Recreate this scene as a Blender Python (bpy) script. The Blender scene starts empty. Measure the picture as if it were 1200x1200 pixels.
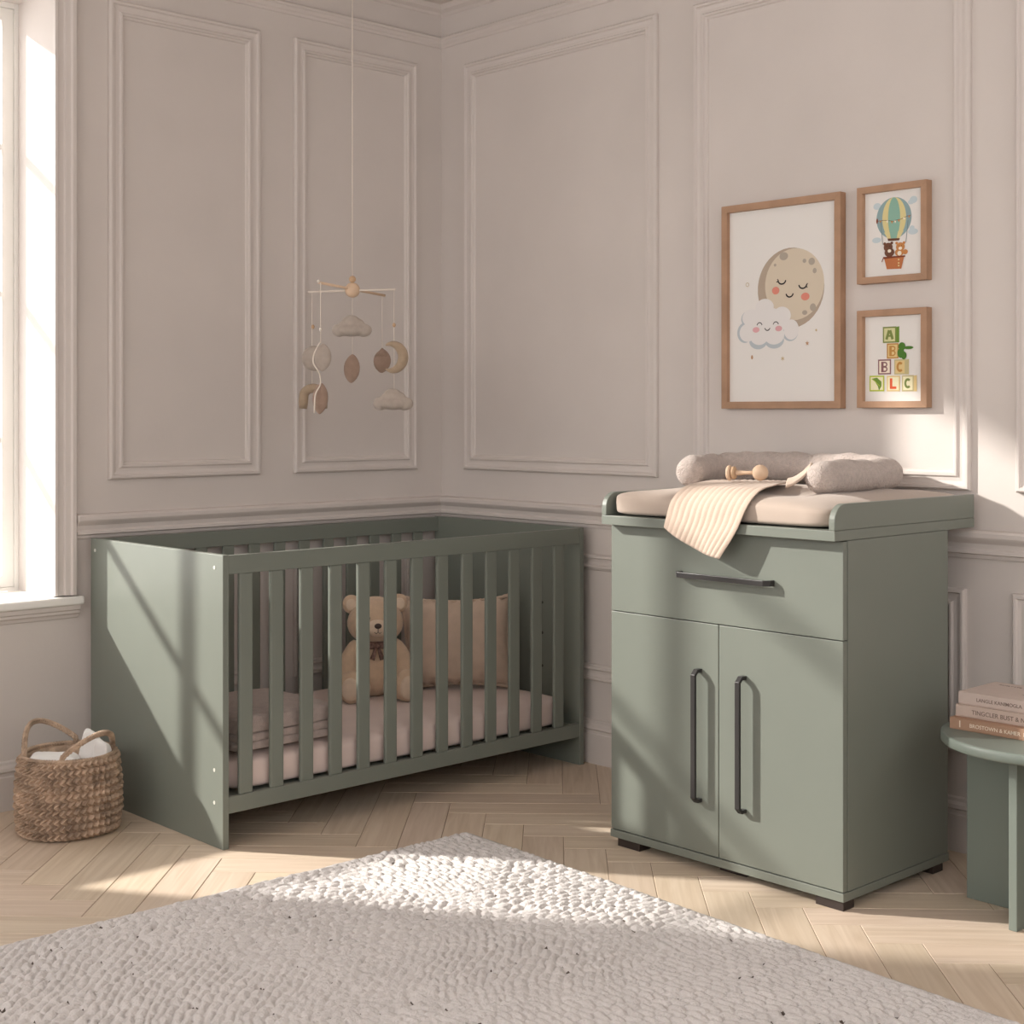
import bpy, math, random
import numpy as np
from mathutils import Vector, Matrix, noise
random.seed(7)
SC = bpy.context.scene
COL = SC.collection
PI = math.pi

# ------------------------------------------------------------------ camera
TH = math.radians(43.2643)
cam_d = bpy.data.cameras.new('camera')
cam_d.sensor_width = 36.0
cam_d.lens = 36.0 * 1700 / 1200
cam_d.shift_y = -(600 - 484) / 1200
cam_d.clip_end = 100
cam = bpy.data.objects.new('camera', cam_d)
COL.objects.link(cam)
cam.location = (-3.7741, -4.4210, 1.25)
cam.rotation_euler = (PI / 2, 0, -TH)
SC.camera = cam

# ------------------------------------------------------------------ world, sun, exposure
W = bpy.data.worlds.new('daylight'); SC.world = W
W.use_nodes = True
bg = W.node_tree.nodes['Background']
bg.inputs[0].default_value = (1.0, 0.975, 0.955, 1)
# the sky is brighter on the sunny side of the house
_n = W.node_tree.nodes; _l = W.node_tree.links
_tc = _n.new('ShaderNodeTexCoord'); _dp = _n.new('ShaderNodeVectorMath'); _dp.operation = 'DOT_PRODUCT'
_dp.inputs[1].default_value = (-.80, .55, .24)
_l.new(_tc.outputs['Generated'], _dp.inputs[0])
_mr = _n.new('ShaderNodeMapRange'); _mr.inputs[1].default_value = -.8; _mr.inputs[2].default_value = 1.0
_mr.inputs[3].default_value = 1.22; _mr.inputs[4].default_value = 3.85
_l.new(_dp.outputs['Value'], _mr.inputs[0]); _l.new(_mr.outputs[0], bg.inputs[1])
SUN = Vector((-6.6, 6.2, 5.6))
ld = bpy.data.lights.new('low_sun', 'SPOT')
ld.energy = 9700
ld.color = (1.0, 0.955, 0.885)
ld.shadow_soft_size = 0.13
ld.spot_size = math.radians(30)
ld.spot_blend = 0.05
sun = bpy.data.objects.new('low_sun', ld); COL.objects.link(sun)
sun.location = SUN
sun.rotation_euler = (Vector((-2.2, 0.1, 1.7)) - SUN).to_track_quat('-Z', 'Y').to_euler()
SC.view_settings.view_transform = 'Standard'
SC.view_settings.look = 'None'
SC.view_settings.gamma = 1.0
SC.view_settings.use_curve_mapping = False
SC.view_settings.exposure = 0.07

# ------------------------------------------------------------------ helpers
class MB:
    """collects geometry for one mesh object"""
    def __init__(s): s.v = []; s.f = []; s.m = []; s.sm = []
    def add(s, vs, fs, mi=0, smooth=False):
        o = len(s.v); s.v += [tuple(p) for p in vs]
        for f in fs:
            s.f.append(tuple(o + i for i in f)); s.m.append(mi); s.sm.append(smooth)
    def box(s, x0, x1, y0, y1, z0, z1, mi=0):
        x0, x1 = min(x0, x1), max(x0, x1); y0, y1 = min(y0, y1), max(y0, y1)
        s.add([(x0,y0,z0),(x1,y0,z0),(x1,y1,z0),(x0,y1,z0),(x0,y0,z1),(x1,y0,z1),(x1,y1,z1),(x0,y1,z1)],
              [(0,3,2,1),(4,5,6,7),(0,1,5,4),(1,2,6,5),(2,3,7,6),(3,0,4,7)], mi)
    def ell(s, c, r, mi=0, n=20, rot=None, shape=None):
        vs = []; m = n // 2
        for i in range(m + 1):
            a = PI * i / m
            for j in range(n):
                b = 2 * PI * j / n
                p = Vector((math.sin(a) * math.cos(b), math.sin(a) * math.sin(b), math.cos(a)))
                if shape: p = shape(p)
                p = Vector((p.x * r[0], p.y * r[1], p.z * r[2]))
                if rot: p = rot @ p
                vs.append(p + Vector(c))
        fs = []
        for i in range(m):
            for j in range(n):
                a0 = i * n + j; a1 = i * n + (j + 1) % n
                fs.append((a0, a0 + n, a1 + n, a1))
        s.add(vs, fs, mi, True)
    def lathe(s, prof, c=(0, 0, 0), n=32, mi=0, smooth=True, rot=None):
        vs = []
        for r, z in prof:
            for j in range(n):
                b = 2 * PI * j / n
                p = Vector((r * math.cos(b), r * math.sin(b), z))
                if rot: p = rot @ p
                vs.append(p + Vector(c))
        fs = [(i * n + j, i * n + (j + 1) % n, (i + 1) * n + (j + 1) % n, (i + 1) * n + j)
              for i in range(len(prof) - 1) for j in range(n)]
        s.add(vs, fs, mi, smooth)
    def tube(s, pts, rad, n=10, mi=0, squash=None, cap=True, closed=False, up=None):
        """swept tube. squash = (vector, factor): flattens the section along the vector"""
        pts = [Vector(p) for p in pts]; N = len(pts)
        if not hasattr(rad, '__len__'): rad = [rad] * N
        vs = []; prev = None
        for i, p in enumerate(pts):
            if closed: t = pts[(i + 1) % N] - pts[i - 1]
            else: t = pts[min(i + 1, N - 1)] - pts[max(i - 1, 0)]
            t = t.normalized() if t.length > 1e-9 else Vector((0, 0, 1))
            if prev is None:
                u = Vector(up) if up else (Vector((0, 0, 1)) if abs(t.z) < .9 else Vector((1, 0, 0)))
            else: u = prev
            u = (u - t * u.dot(t)).normalized(); prev = u
            w = t.cross(u)
            for j in range(n):
                b = 2 * PI * j / n
                q = (u * math.cos(b) + w * math.sin(b)) * rad[i]
                if squash:
                    d = Vector(squash[0]); q = q - d * q.dot(d) * (1 - squash[1])
                vs.append(p + q)
        fs = []
        for i in range(N if closed else N - 1):
            k = (i + 1) % N
            for j in range(n):
                fs.append((i * n + j, i * n + (j + 1) % n, k * n + (j + 1) % n, k * n + j))
        s.add(vs, fs, mi, True)
        if cap and not closed:
            o = len(s.v) - N * n
            s.f.append(tuple(o + j for j in reversed(range(n)))); s.m.append(mi); s.sm.append(False)
            s.f.append(tuple(o + (N - 1) * n + j for j in range(n))); s.m.append(mi); s.sm.append(False)
    def build(s, name, mats, parent=None, bevel=0.0, seg=2, subsurf=0):
        me = bpy.data.meshes.new(name)
        me.from_pydata(s.v, [], s.f)
        if not isinstance(mats, (list, tuple)): mats = [mats]
        for m in mats: me.materials.append(m)
        me.polygons.foreach_set('material_index', s.m)
        me.polygons.foreach_set('use_smooth', s.sm)
        me.update(); me.validate()
        o = bpy.data.objects.new(name, me); COL.objects.link(o)
        if parent: o.parent = parent
        if bevel > 0:
            b = o.modifiers.new('bevel', 'BEVEL'); b.width = bevel; b.segments = seg
            b.limit_method = 'ANGLE'; b.angle_limit = math.radians(40); b.harden_normals = False
        if subsurf:
            b = o.modifiers.new('sub', 'SUBSURF'); b.levels = subsurf; b.render_levels = subsurf
        return o

def empty(name, loc, label, cat, rz=0, group=None):
    o = bpy.data.objects.new(name, None); COL.objects.link(o)
    o.location = loc; o.rotation_euler = (0, 0, rz); o.empty_display_size = .1
    return tag(o, label, cat, group)
def tag(o, label, cat=None, group=None):
    o['label'] = label
    if cat: o['category'] = cat
    if group: o['group'] = group
    return o
def struct(o): o['kind'] = 'structure'; return o
def local(parent, mb):
    """express world-space vertices in the frame of a parent without rotation"""
    p = parent.location
    mb.v = [(x - p.x, y - p.y, z - p.z) for x, y, z in mb.v]; return mb
def fbm(x, y, z, s): return noise.noise(Vector((x * s, y * s, z * s)))
def grid_faces(nu, nv, off=0):
    return [(off + i * nv + j, off + i * nv + j + 1, off + (i + 1) * nv + j + 1, off + (i + 1) * nv + j)
            for i in range(nu - 1) for j in range(nv - 1)]
def cat_spline(P, t):
    n = len(P) - 1; k = min(int(t * n), n - 1); f = t * n - k
    p0 = P[max(k - 1, 0)]; p1 = P[k]; p2 = P[k + 1]; p3 = P[min(k + 2, n)]
    return tuple(.5 * ((2 * b) + (-a + c) * f + (2 * a - 5 * b + 4 * c - d) * f * f + (-a + 3 * b - 3 * c + d) * f ** 3)
                 for a, b, c, d in zip(p0, p1, p2, p3))
def smooth_path(P, n): return [cat_spline(P, i / (n - 1)) for i in range(n)]

# ------------------------------------------------------------------ materials
def mat(name, col, rough=.6, vary=0.0, vscale=6, bump=0.0, bscale=200, spec=.3, metal=0.0, stretch=(1, 1, 1), sheen=0.0, bdist=.002):
    m = bpy.data.materials.new(name); m.use_nodes = True
    nt = m.node_tree; b = nt.nodes['Principled BSDF']
    b.inputs['Base Color'].default_value = (*col, 1)
    b.inputs['Roughness'].default_value = rough
    b.inputs['Specular IOR Level'].default_value = spec
    b.inputs['Metallic'].default_value = metal
    b.inputs['Sheen Weight'].default_value = sheen
    if vary or bump:
        tc = nt.nodes.new('ShaderNodeTexCoord'); mp = nt.nodes.new('ShaderNodeMapping')
        mp.inputs['Scale'].default_value = stretch
        nt.links.new(tc.outputs['Object'], mp.inputs[0])
    if vary:
        n = nt.nodes.new('ShaderNodeTexNoise'); n.inputs['Scale'].default_value = vscale; n.inputs['Detail'].default_value = 5
        nt.links.new(mp.outputs[0], n.inputs['Vector'])
        r = nt.nodes.new('ShaderNodeValToRGB')
        r.color_ramp.elements[0].position = .3; r.color_ramp.elements[1].position = .7
        r.color_ramp.elements[0].color = (*[c * (1 - vary) for c in col], 1)
        r.color_ramp.elements[1].color = (*[min(1, c * (1 + vary)) for c in col], 1)
        nt.links.new(n.outputs[0], r.inputs[0]); nt.links.new(r.outputs[0], b.inputs['Base Color'])
    if bump:
        n = nt.nodes.new('ShaderNodeTexNoise'); n.inputs['Scale'].default_value = bscale; n.inputs['Detail'].default_value = 3
        nt.links.new(mp.outputs[0], n.inputs['Vector'])
        bp = nt.nodes.new('ShaderNodeBump'); bp.inputs['Strength'].default_value = bump; bp.inputs['Distance'].default_value = bdist
        nt.links.new(n.outputs[0], bp.inputs['Height']); nt.links.new(bp.outputs[0], b.inputs['Normal'])
    return m

M = {}
M['wall'] = mat('plaster', (.66, .605, .57), .75, .035, 2.2, .15, 60, .2)
M['trim'] = mat('painted_trim', (.67, .612, .578), .55, .02, 3, 0, 60, .3)
M['ceiling'] = mat('ceiling_paint', (.70, .64, .60), .8, .02, 2)
M['white_frame'] = mat('white_frame', (.86, .84, .80), .4, .01, 5)
M['green'] = mat('sage_paint', (.183, .200, .172), .42, .02, 5, .05, 350, .35, bdist=.001)
M['green2'] = mat('sage_paint_table', (.178, .208, .182), .42, .02, 5, .05, 350, .35, bdist=.001)
M['gap'] = mat('dark_gap', (.05, .055, .045), .8)
M['black'] = mat('black_metal', (.028, .026, .026), .38, spec=.5)
M['foot'] = mat('dark_foot', (.035, .025, .022), .5, spec=.4)
M['screw'] = mat('screw_cap', (.62, .62, .56), .35, spec=.5)
M['oak'] = mat('oak_frame', (.42, .255, .16), .5, .12, 14, .1, 90, .3, stretch=(1, 1, 1))
M['paper'] = mat('paper', (.80, .775, .745), .7)
M['sheet'] = mat('pink_sheet', (.73, .60, .555), .85, .03, 8, .15, 500, .15, sheen=.2)
M['terry'] = mat('taupe_terry', (.55, .45, .41), .95, .10, 60, .9, 420, .1, sheen=.3, bdist=.006)
M['terry_dark'] = mat('taupe_edge', (.22, .155, .14), .9)
M['boucle'] = mat('boucle', (.60, .51, .465), .95, .10, 90, 1.0, 260, .1, sheen=.3, bdist=.008)
M['mat'] = mat('mat_cotton', (.47, .385, .325), .85, .03, 9, .2, 500, .15, sheen=.2)
M['plush'] = mat('plush', (.70, .52, .37), .95, .06, 50, .6, 500, .1, sheen=.4, bdist=.004)
M['plush_light'] = mat('plush_pad', (.80, .64, .50), .95, .05, 50, .5, 500, .1, sheen=.4, bdist=.004)
M['nose'] = mat('bear_nose', (.05, .028, .022), .35, spec=.5)
M['pillow'] = mat('pillow_linen', (.62, .485, .385), .9, .05, 30, .4, 600, .1, sheen=.2)
M['bow'] = mat('bow_fabric', (.20, .12, .10), .8, .5, 130)
M['felt'] = mat('felt_sand', (.45, .385, .335), .95, .06, 60, .6, 500, .1, sheen=.3)
M['felt_rose'] = mat('felt_clay', (.35, .245, .19), .95, .08, 60, .6, 500, .1, sheen=.3)
M['felt_tan'] = mat('felt_honey', (.41, .31, .22), .95, .08, 60, .6, 500, .1, sheen=.3)
M['beech'] = mat('beech', (.70, .51, .36), .5, .08, 25, .1, 80, .3)
M['beech_dark'] = mat('beech_ring', (.55, .37, .23), .5, .08, 25)
M['cord'] = mat('cotton_cord', (.78, .70, .62), .8)
M['white_cloth'] = mat('white_cloth', (.80, .78, .76), .85, .02, 8, .3, 60, .1, sheen=.2)
M['book_pale'] = mat('book_cover_pale', (.56, .46, .41), .6, .04, 20)
M['book_mid'] = mat('book_cover_beige', (.54, .43, .37), .6, .04, 20)
M['book_brown'] = mat('book_cover_tan', (.40, .245, .165), .6, .05, 20)
M['pages'] = mat('book_pages', (.72, .66, .58), .85, .15, 8, stretch=(1, 1, 90))
M['ink'] = mat('grey_ink', (.20, .15, .13), .7)
M['ink_pale'] = mat('pale_ink', (.80, .68, .55), .7)
M['plum'] = mat('dark_plum_ink', (.045, .012, .018), .6)
M['lilac'] = mat('lilac_ink', (.60, .60, .68), .6)

def flat(name, hexs):
    h = hexs.lstrip('#'); c = [int(h[i:i + 2], 16) / 255 for i in (0, 2, 4)]
    c = [(x / 12.92 if x < .04045 else ((x + .055) / 1.055) ** 2.4) for x in c]
    return mat(name, c, .75)

# glass that lets daylight and its shadows through
g = bpy.data.materials.new('window_glass'); g.use_nodes = True; nt = g.node_tree
nt.nodes.clear()
out = nt.nodes.new('ShaderNodeOutputMaterial'); mx = nt.nodes.new('ShaderNodeMixShader')
tr = nt.nodes.new('ShaderNodeBsdfTransparent'); gl = nt.nodes.new('ShaderNodeBsdfGlossy'); gl.inputs['Roughness'].default_value = .02
mx.inputs[0].default_value = .05
nt.links.new(tr.outputs[0], mx.inputs[1]); nt.links.new(gl.outputs[0], mx.inputs[2]); nt.links.new(mx.outputs[0], out.inputs[0])
M['glass'] = g

# oak floor: tone per plank from a colour attribute, grain from the plank's UV
def floor_mat():
    m = bpy.data.materials.new('oak_herringbone'); m.use_nodes = True; nt = m.node_tree; b = nt.nodes['Principled BSDF']
    uv = nt.nodes.new('ShaderNodeUVMap'); uv.uv_map = 'UVMap'
    mp = nt.nodes.new('ShaderNodeMapping'); mp.inputs['Scale'].default_value = (2.2, 38, 1)
    nt.links.new(uv.outputs[0], mp.inputs[0])
    n = nt.nodes.new('ShaderNodeTexNoise'); n.inputs['Scale'].default_value = 1.0; n.inputs['Detail'].default_value = 6; n.inputs['Distortion'].default_value = 1.2
    nt.links.new(mp.outputs[0], n.inputs['Vector'])
    r = nt.nodes.new('ShaderNodeValToRGB')
    r.color_ramp.elements[0].position = .25; r.color_ramp.elements[1].position = .75
    r.color_ramp.elements[0].color = (.54, .425, .32, 1); r.color_ramp.elements[1].color = (.69, .575, .465, 1)
    nt.links.new(n.outputs[0], r.inputs[0])
    at = nt.nodes.new('ShaderNodeAttribute'); at.attribute_name = 'tone'
    mu = nt.nodes.new('ShaderNodeMix'); mu.data_type = 'RGBA'; mu.blend_type = 'MULTIPLY'; mu.inputs[0].default_value = 1
    nt.links.new(r.outputs[0], mu.inputs[6]); nt.links.new(at.outputs['Color'], mu.inputs[7])
    nt.links.new(mu.outputs[2], b.inputs['Base Color'])
    b.inputs['Roughness'].default_value = .48; b.inputs['Specular IOR Level'].default_value = .35
    bp = nt.nodes.new('ShaderNodeBump'); bp.inputs['Strength'].default_value = .12; bp.inputs['Distance'].default_value = .001
    nt.links.new(n.outputs[0], bp.inputs['Height']); nt.links.new(bp.outputs[0], b.inputs['Normal'])
    return m
M['floor'] = floor_mat()

# ------------------------------------------------------------------ room shell
CEIL = 2.87
XL, YB = -5.4, -5.0            # how far the room reaches from the corner
WX0, WX1, WZ0, WZ1 = -2.80, -1.645, .64, 2.62     # window opening in the back wall
# floor planks
def build_floor():
    w, n = .12, 5
    e1 = Vector((math.sqrt(.5), math.sqrt(.5), 0)); e2 = Vector((-math.sqrt(.5), math.sqrt(.5), 0))
    V = []; F = []; UV = []; T = []
    def plank(a0, a1, b0, b1, along_a):
        cx, cy = (a0 + a1) / 2 * w, (b0 + b1) / 2 * w
        P = e1 * cx + e2 * cy + Vector((-2.0, -2.0, 0))
        if not (XL - .2 < P.x < .32 and YB - .2 < P.y < .32): return
        g = .0007; ch = .0012
        pts = [(a0 * w, b0 * w), (a1 * w, b0 * w), (a1 * w, b1 * w), (a0 * w, b1 * w)]
        o = len(V)
        mx_, my_ = (a0 + a1) / 2 * w, (b0 + b1) / 2 * w
        for lvl, (ins, z) in enumerate(((g, -.0015), (g + ch, 0.0))):
            for (a, b) in pts:
                a2 = a + (ins if a < mx_ else -ins); b2 = b + (ins if b < my_ else -ins)
                q = e1 * a2 + e2 * b2 + Vector((-2.0, -2.0, z)); V.append(tuple(q))
        F.append((o + 4, o + 5, o + 6, o + 7))
        for k in range(4): F.append((o + k, o + (k + 1) % 4, o + 4 + (k + 1) % 4, o + 4 + k))
        L = (a1 - a0) * w; Wd = (b1 - b0) * w
        ou, ov = random.uniform(0, 50), random.uniform(0, 50)
        loc = [(0, 0), (L, 0), (L, Wd), (0, Wd)]
        if not along_a: loc = [(0, 0), (0, L), (Wd, L), (Wd, 0)]
        uvq = [(u + ou, v + ov) for u, v in loc]
        UV.extend(uvq)
        for k in range(4): UV.extend([uvq[k], uvq[(k + 1) % 4], uvq[(k + 1) % 4], uvq[k]])
        t = random.uniform(.94, 1.05); T.extend([(t, t * random.uniform(.985, 1.01), t * random.uniform(.97, 1.01))] * 20)
    R = range(-34, 38)
    for b in R:
        for a in R:
            if (a - b) % (2 * n) == 0: plank(a, a + n, b, b + 1, True)
    for a in R:
        for b in R:
            if (a - b) % (2 * n) == 2 * n - 1: plank(a, a + 1, b, b + n, False)
    me = bpy.data.meshes.new('floor'); me.from_pydata(V, [], F)
    uvl = me.uv_layers.new(name='UVMap'); uvl.data.foreach_set('uv', np.array(UV, 'f').ravel())
    ca = me.color_attributes.new('tone', 'FLOAT_COLOR', 'CORNER')
    ca.data.foreach_set('color', np.array([(a, b2, c, 1) for a, b2, c in T], 'f').ravel())
    me.materials.append(M['floor'])
    # dark bed below the joints
    bm_v = len(V)
    o = bpy.data.objects.new('floor', me); COL.objects.link(o); struct(o)
    mb = MB(); mb.box(XL, .3, YB, .3, -.12, -.0016)
    u = mb.build('floor_bed', mat('floor_bed', (.26, .18, .13), .9), o)
build_floor()

mb = MB(); mb.box(XL, .3, YB, .3, CEIL, CEIL + .15); struct(mb.build('ceiling', M['ceiling']))
mb = MB(); mb.box(0, .2, YB, .3, 0, CEIL); struct(mb.build('wall_right', M['wall']))
mb = MB()
T_ = .34
mb.box(WX1, 0, 0, T_, 0, CEIL)
mb.box(XL, WX0, 0, T_, 0, CEIL)
mb.box(WX0, WX1, 0, T_, 0, WZ0 - .012)
mb.box(WX0, WX1, 0, T_, WZ1, CEIL)
struct(mb.build('wall_back', M['wall']))

# unseen parapets and top bands, added to hold back low sky light
mb = MB(); mb.box(XL - .15, XL, YB, .3, 0, 1.25); mb.box(XL - .15, XL, YB, .3, 2.62, CEIL); struct(mb.build('blocker_wall_left', M['wall']))
mb = MB(); mb.box(XL, .2, YB - .15, YB, 0, 1.25); mb.box(XL, .2, YB - .15, YB, 2.62, CEIL); struct(mb.build('blocker_wall_front', M['wall']))
# profiles: (outward from wall, height)
def run_profile(name, prof, z0, x_from, x_to, along, mt):
    """extrudes a profile along wall A (along='x', y=0) or wall B (along='y', x=0)"""
    mb = MB(); n = len(prof); vs = []
    for s in (x_from, x_to):
        for d, h in prof:
            # mitre in the room corner
            k = min(s, -d) if s > -.001 else s
            vs.append((k, -d, z0 + h) if along == 'x' else (-d, k, z0 + h))
    fs = [(i, i + 1, n + i + 1, n + i) for i in range(n - 1)]
    fs += [(0, n - 1, 2 * n - 1, n), tuple(range(n)), tuple(range(2 * n - 1, n - 1, -1))]
    mb.add(vs, fs); return struct(mb.build(name, mt))
rail = [(0, 0), (.010, .002), (.013, .012), (.022, .016), (.022, .024), (.015, .030), (.018, .044), (.030, .056), (.034, .062), (.034, .074), (.028, .080), (0, .082)]
base = [(0, 0), (.020, 0), (.020, .105), (.016, .109), (.016, .118), (.022, .124), (.020, .134), (.010, .142), (.008, .150), (0, .154)]
pict = [(0, 0), (.006, .003), (.008, .010), (.014, .016), (.016, .026), (.020, .030), (.020, .038), (.012, .044), (0, .046)]
crown = [(0, 0), (.006, .004), (.010, .012), (.026, .022), (.032, .032), (.036, .0385), (0, .0385)]
rail_z = .838
XC = WX1 + .073           # outer edge of the casing
run_profile('trim_1', rail, rail_z, XC, 0, 'x', M['trim'])
run_profile('trim_2', rail, rail_z, YB, 0, 'y', M['trim'])
run_profile('trim_3', pict, 2.705, XL, 0, 'x', M['trim'])
run_profile('trim_4', pict, 2.705, YB, 0, 'y', M['trim'])
run_profile('trim_5', crown, CEIL - .0385, XL, 0, 'x', M['trim'])
run_profile('trim_6', crown, CEIL - .0385, YB, 0, 'y', M['trim'])
run_profile('baseboard_back', base, 0, XL, 0, 'x', M['trim'])
run_profile('baseboard_right', base, 0, YB, 0, 'y', M['trim'])

mould = [(0, 0), (0, .012), (.005, .018), (.012, .018), (.016, .011), (.026, .009), (.036, .010), (.041, .016), (.047, .016), (.050, .009), (.055, .007), (.058, 0)]
def panel_frame(name, along, a0, a1, z0, z1):
    a0, a1 = min(a0, a1), max(a0, a1)
    mb = MB(); n = len(mould); vs = []
    for (ca, cz, sa, sz) in ((a0, z0, 1, 1), (a1, z0, -1, 1), (a1, z1, -1, -1), (a0, z1, 1, -1)):
        for ins, d in mould:
            a = ca + sa * ins; z = cz + sz * ins
            vs.append((a, -d, z) if along == 'x' else (-d, a, z))
    fs = []
    for c in range(4):
        k = (c + 1) % 4
        for i in range(n - 1): fs.append((c * n + i, k * n + i, k * n + i + 1, c * n + i + 1))
    mb.add(vs, fs); struct(mb.build(name, M['trim']))
tn = 7
for al, a0, a1, z0, z1 in (
        ('x', -1.454, -.864, 1.030, 2.622), ('x', -.716, -.135, 1.030, 2.624),
        ('x', -1.454, -.864, .285, .742), ('x', -.716, -.135, .285, .742),
        ('y', -1.145, -.147, 1.030, 2.617), ('y', -2.317, -1.307, 1.030, 2.612), ('y', -3.46, -2.455, 1.030, 2.612),
        ('y', -1.145, -.147, .295, .745), ('y', -2.301, -1.307, .285, .750), ('y', -3.46, -2.445, .285, .750)):
    panel_frame('trim_%d' % tn, al, a0, a1, z0, z1); tn += 1

# window casing (architrave), sill and window
cas = [(0, 0), (0, .014), (.008, .016), (.012, .011), (.030, .011), (.034, .018), (.050, .020), (.056, .026), (.068, .026), (.073, .018), (.073, 0)]
def casing():
    mb = MB(); n = len(cas)
    pts = ((WX0, .66, -1, 0), (WX0, WZ1, -1, 1), (WX1, WZ1, 1, 1), (WX1, .66, 1, 0)); vs = []
    for ca, cz, sa, sz in pts:
        for o_, d in cas: vs.append((ca + sa * o_, -d, cz + sz * o_))
    fs = [(c * n + i, c * n + i + 1, (c + 1) * n + i + 1, (c + 1) * n + i) for c in range(3) for i in range(n - 1)]
    mb.add(vs, fs); struct(mb.build('trim_%d' % tn, M['trim']))
casing(); tn += 1

wr = bpy.data.objects.new('window_1', None); COL.objects.link(wr); wr.location = ((WX0 + WX1) / 2, .25, WZ0); struct(wr)
wr['label'] = 'tall white casement window with small panes in a deep reveal'
fy0, fy1 = .262, .305
mb = MB()
mb.box(WX0, WX0 + .014, fy0 - .006, .34, .656, WZ1); mb.box(WX1 - .014, WX1, fy0 - .006, .34, .656, WZ1)
mb.box(WX0 + .0145, WX1 - .0145, fy0 - .006, .34, WZ1 - .018, WZ1); mb.box(WX0 + .0145, WX1 - .0145, fy0 - .006, .34, .656, .668)
struct(local(wr, mb).build('window_frame', M['white_frame'], wr))
mid = (WX0 + WX1) / 2
zs = [2.137, 1.647, 1.160]
for a, b_ in ((WX0 + .015, mid - .0005), (mid + .0005, WX1 - .015)):
    mb = MB(); st = .040; mt = .015
    la = st if b_ < mid else mt; rb = mt if b_ < mid else st
    mb.box(a, a + la, fy0, fy1, .669, WZ1 - .019); mb.box(b_ - rb, b_, fy0, fy1, .669, WZ1 - .019)
    mb.box(a + la + .0002, b_ - rb - .0002, fy0, fy1, .669, .708); mb.box(a + la + .0002, b_ - rb - .0002, fy0, fy1, WZ1 - .060, WZ1 - .019)
    for z in zs: mb.box(a + la, b_ - rb, fy0 + .008, fy1 - .008, z - .011, z + .011)
    struct(local(wr, mb).build('sash', M['white_frame'], wr))
    mb = MB(); mb.box(a + la - .004, b_ - rb + .004, .281, .285, .704, WZ1 - .056)
    struct(local(wr, mb).build('glass_pane', M['glass'], wr))
mb = MB()
mb.box(WX0 - .075, -1.552, -.036, .255, .628, .656)
sill = mb.build('window_sill', M['white_frame'], wr, .008, 4); struct(sill)
sill.data.transform(Matrix.Translation(-wr.location))
ap = [(0, 0), (.006, .002), (.010, .012), (.018, .018), (.018, .026), (.024, .030), (.026, .044), (0, .046)]
ao = run_profile('trim_%d' % tn, ap, .583, WX0 - .07, -1.562, 'x', M['trim']); tn += 1

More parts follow.
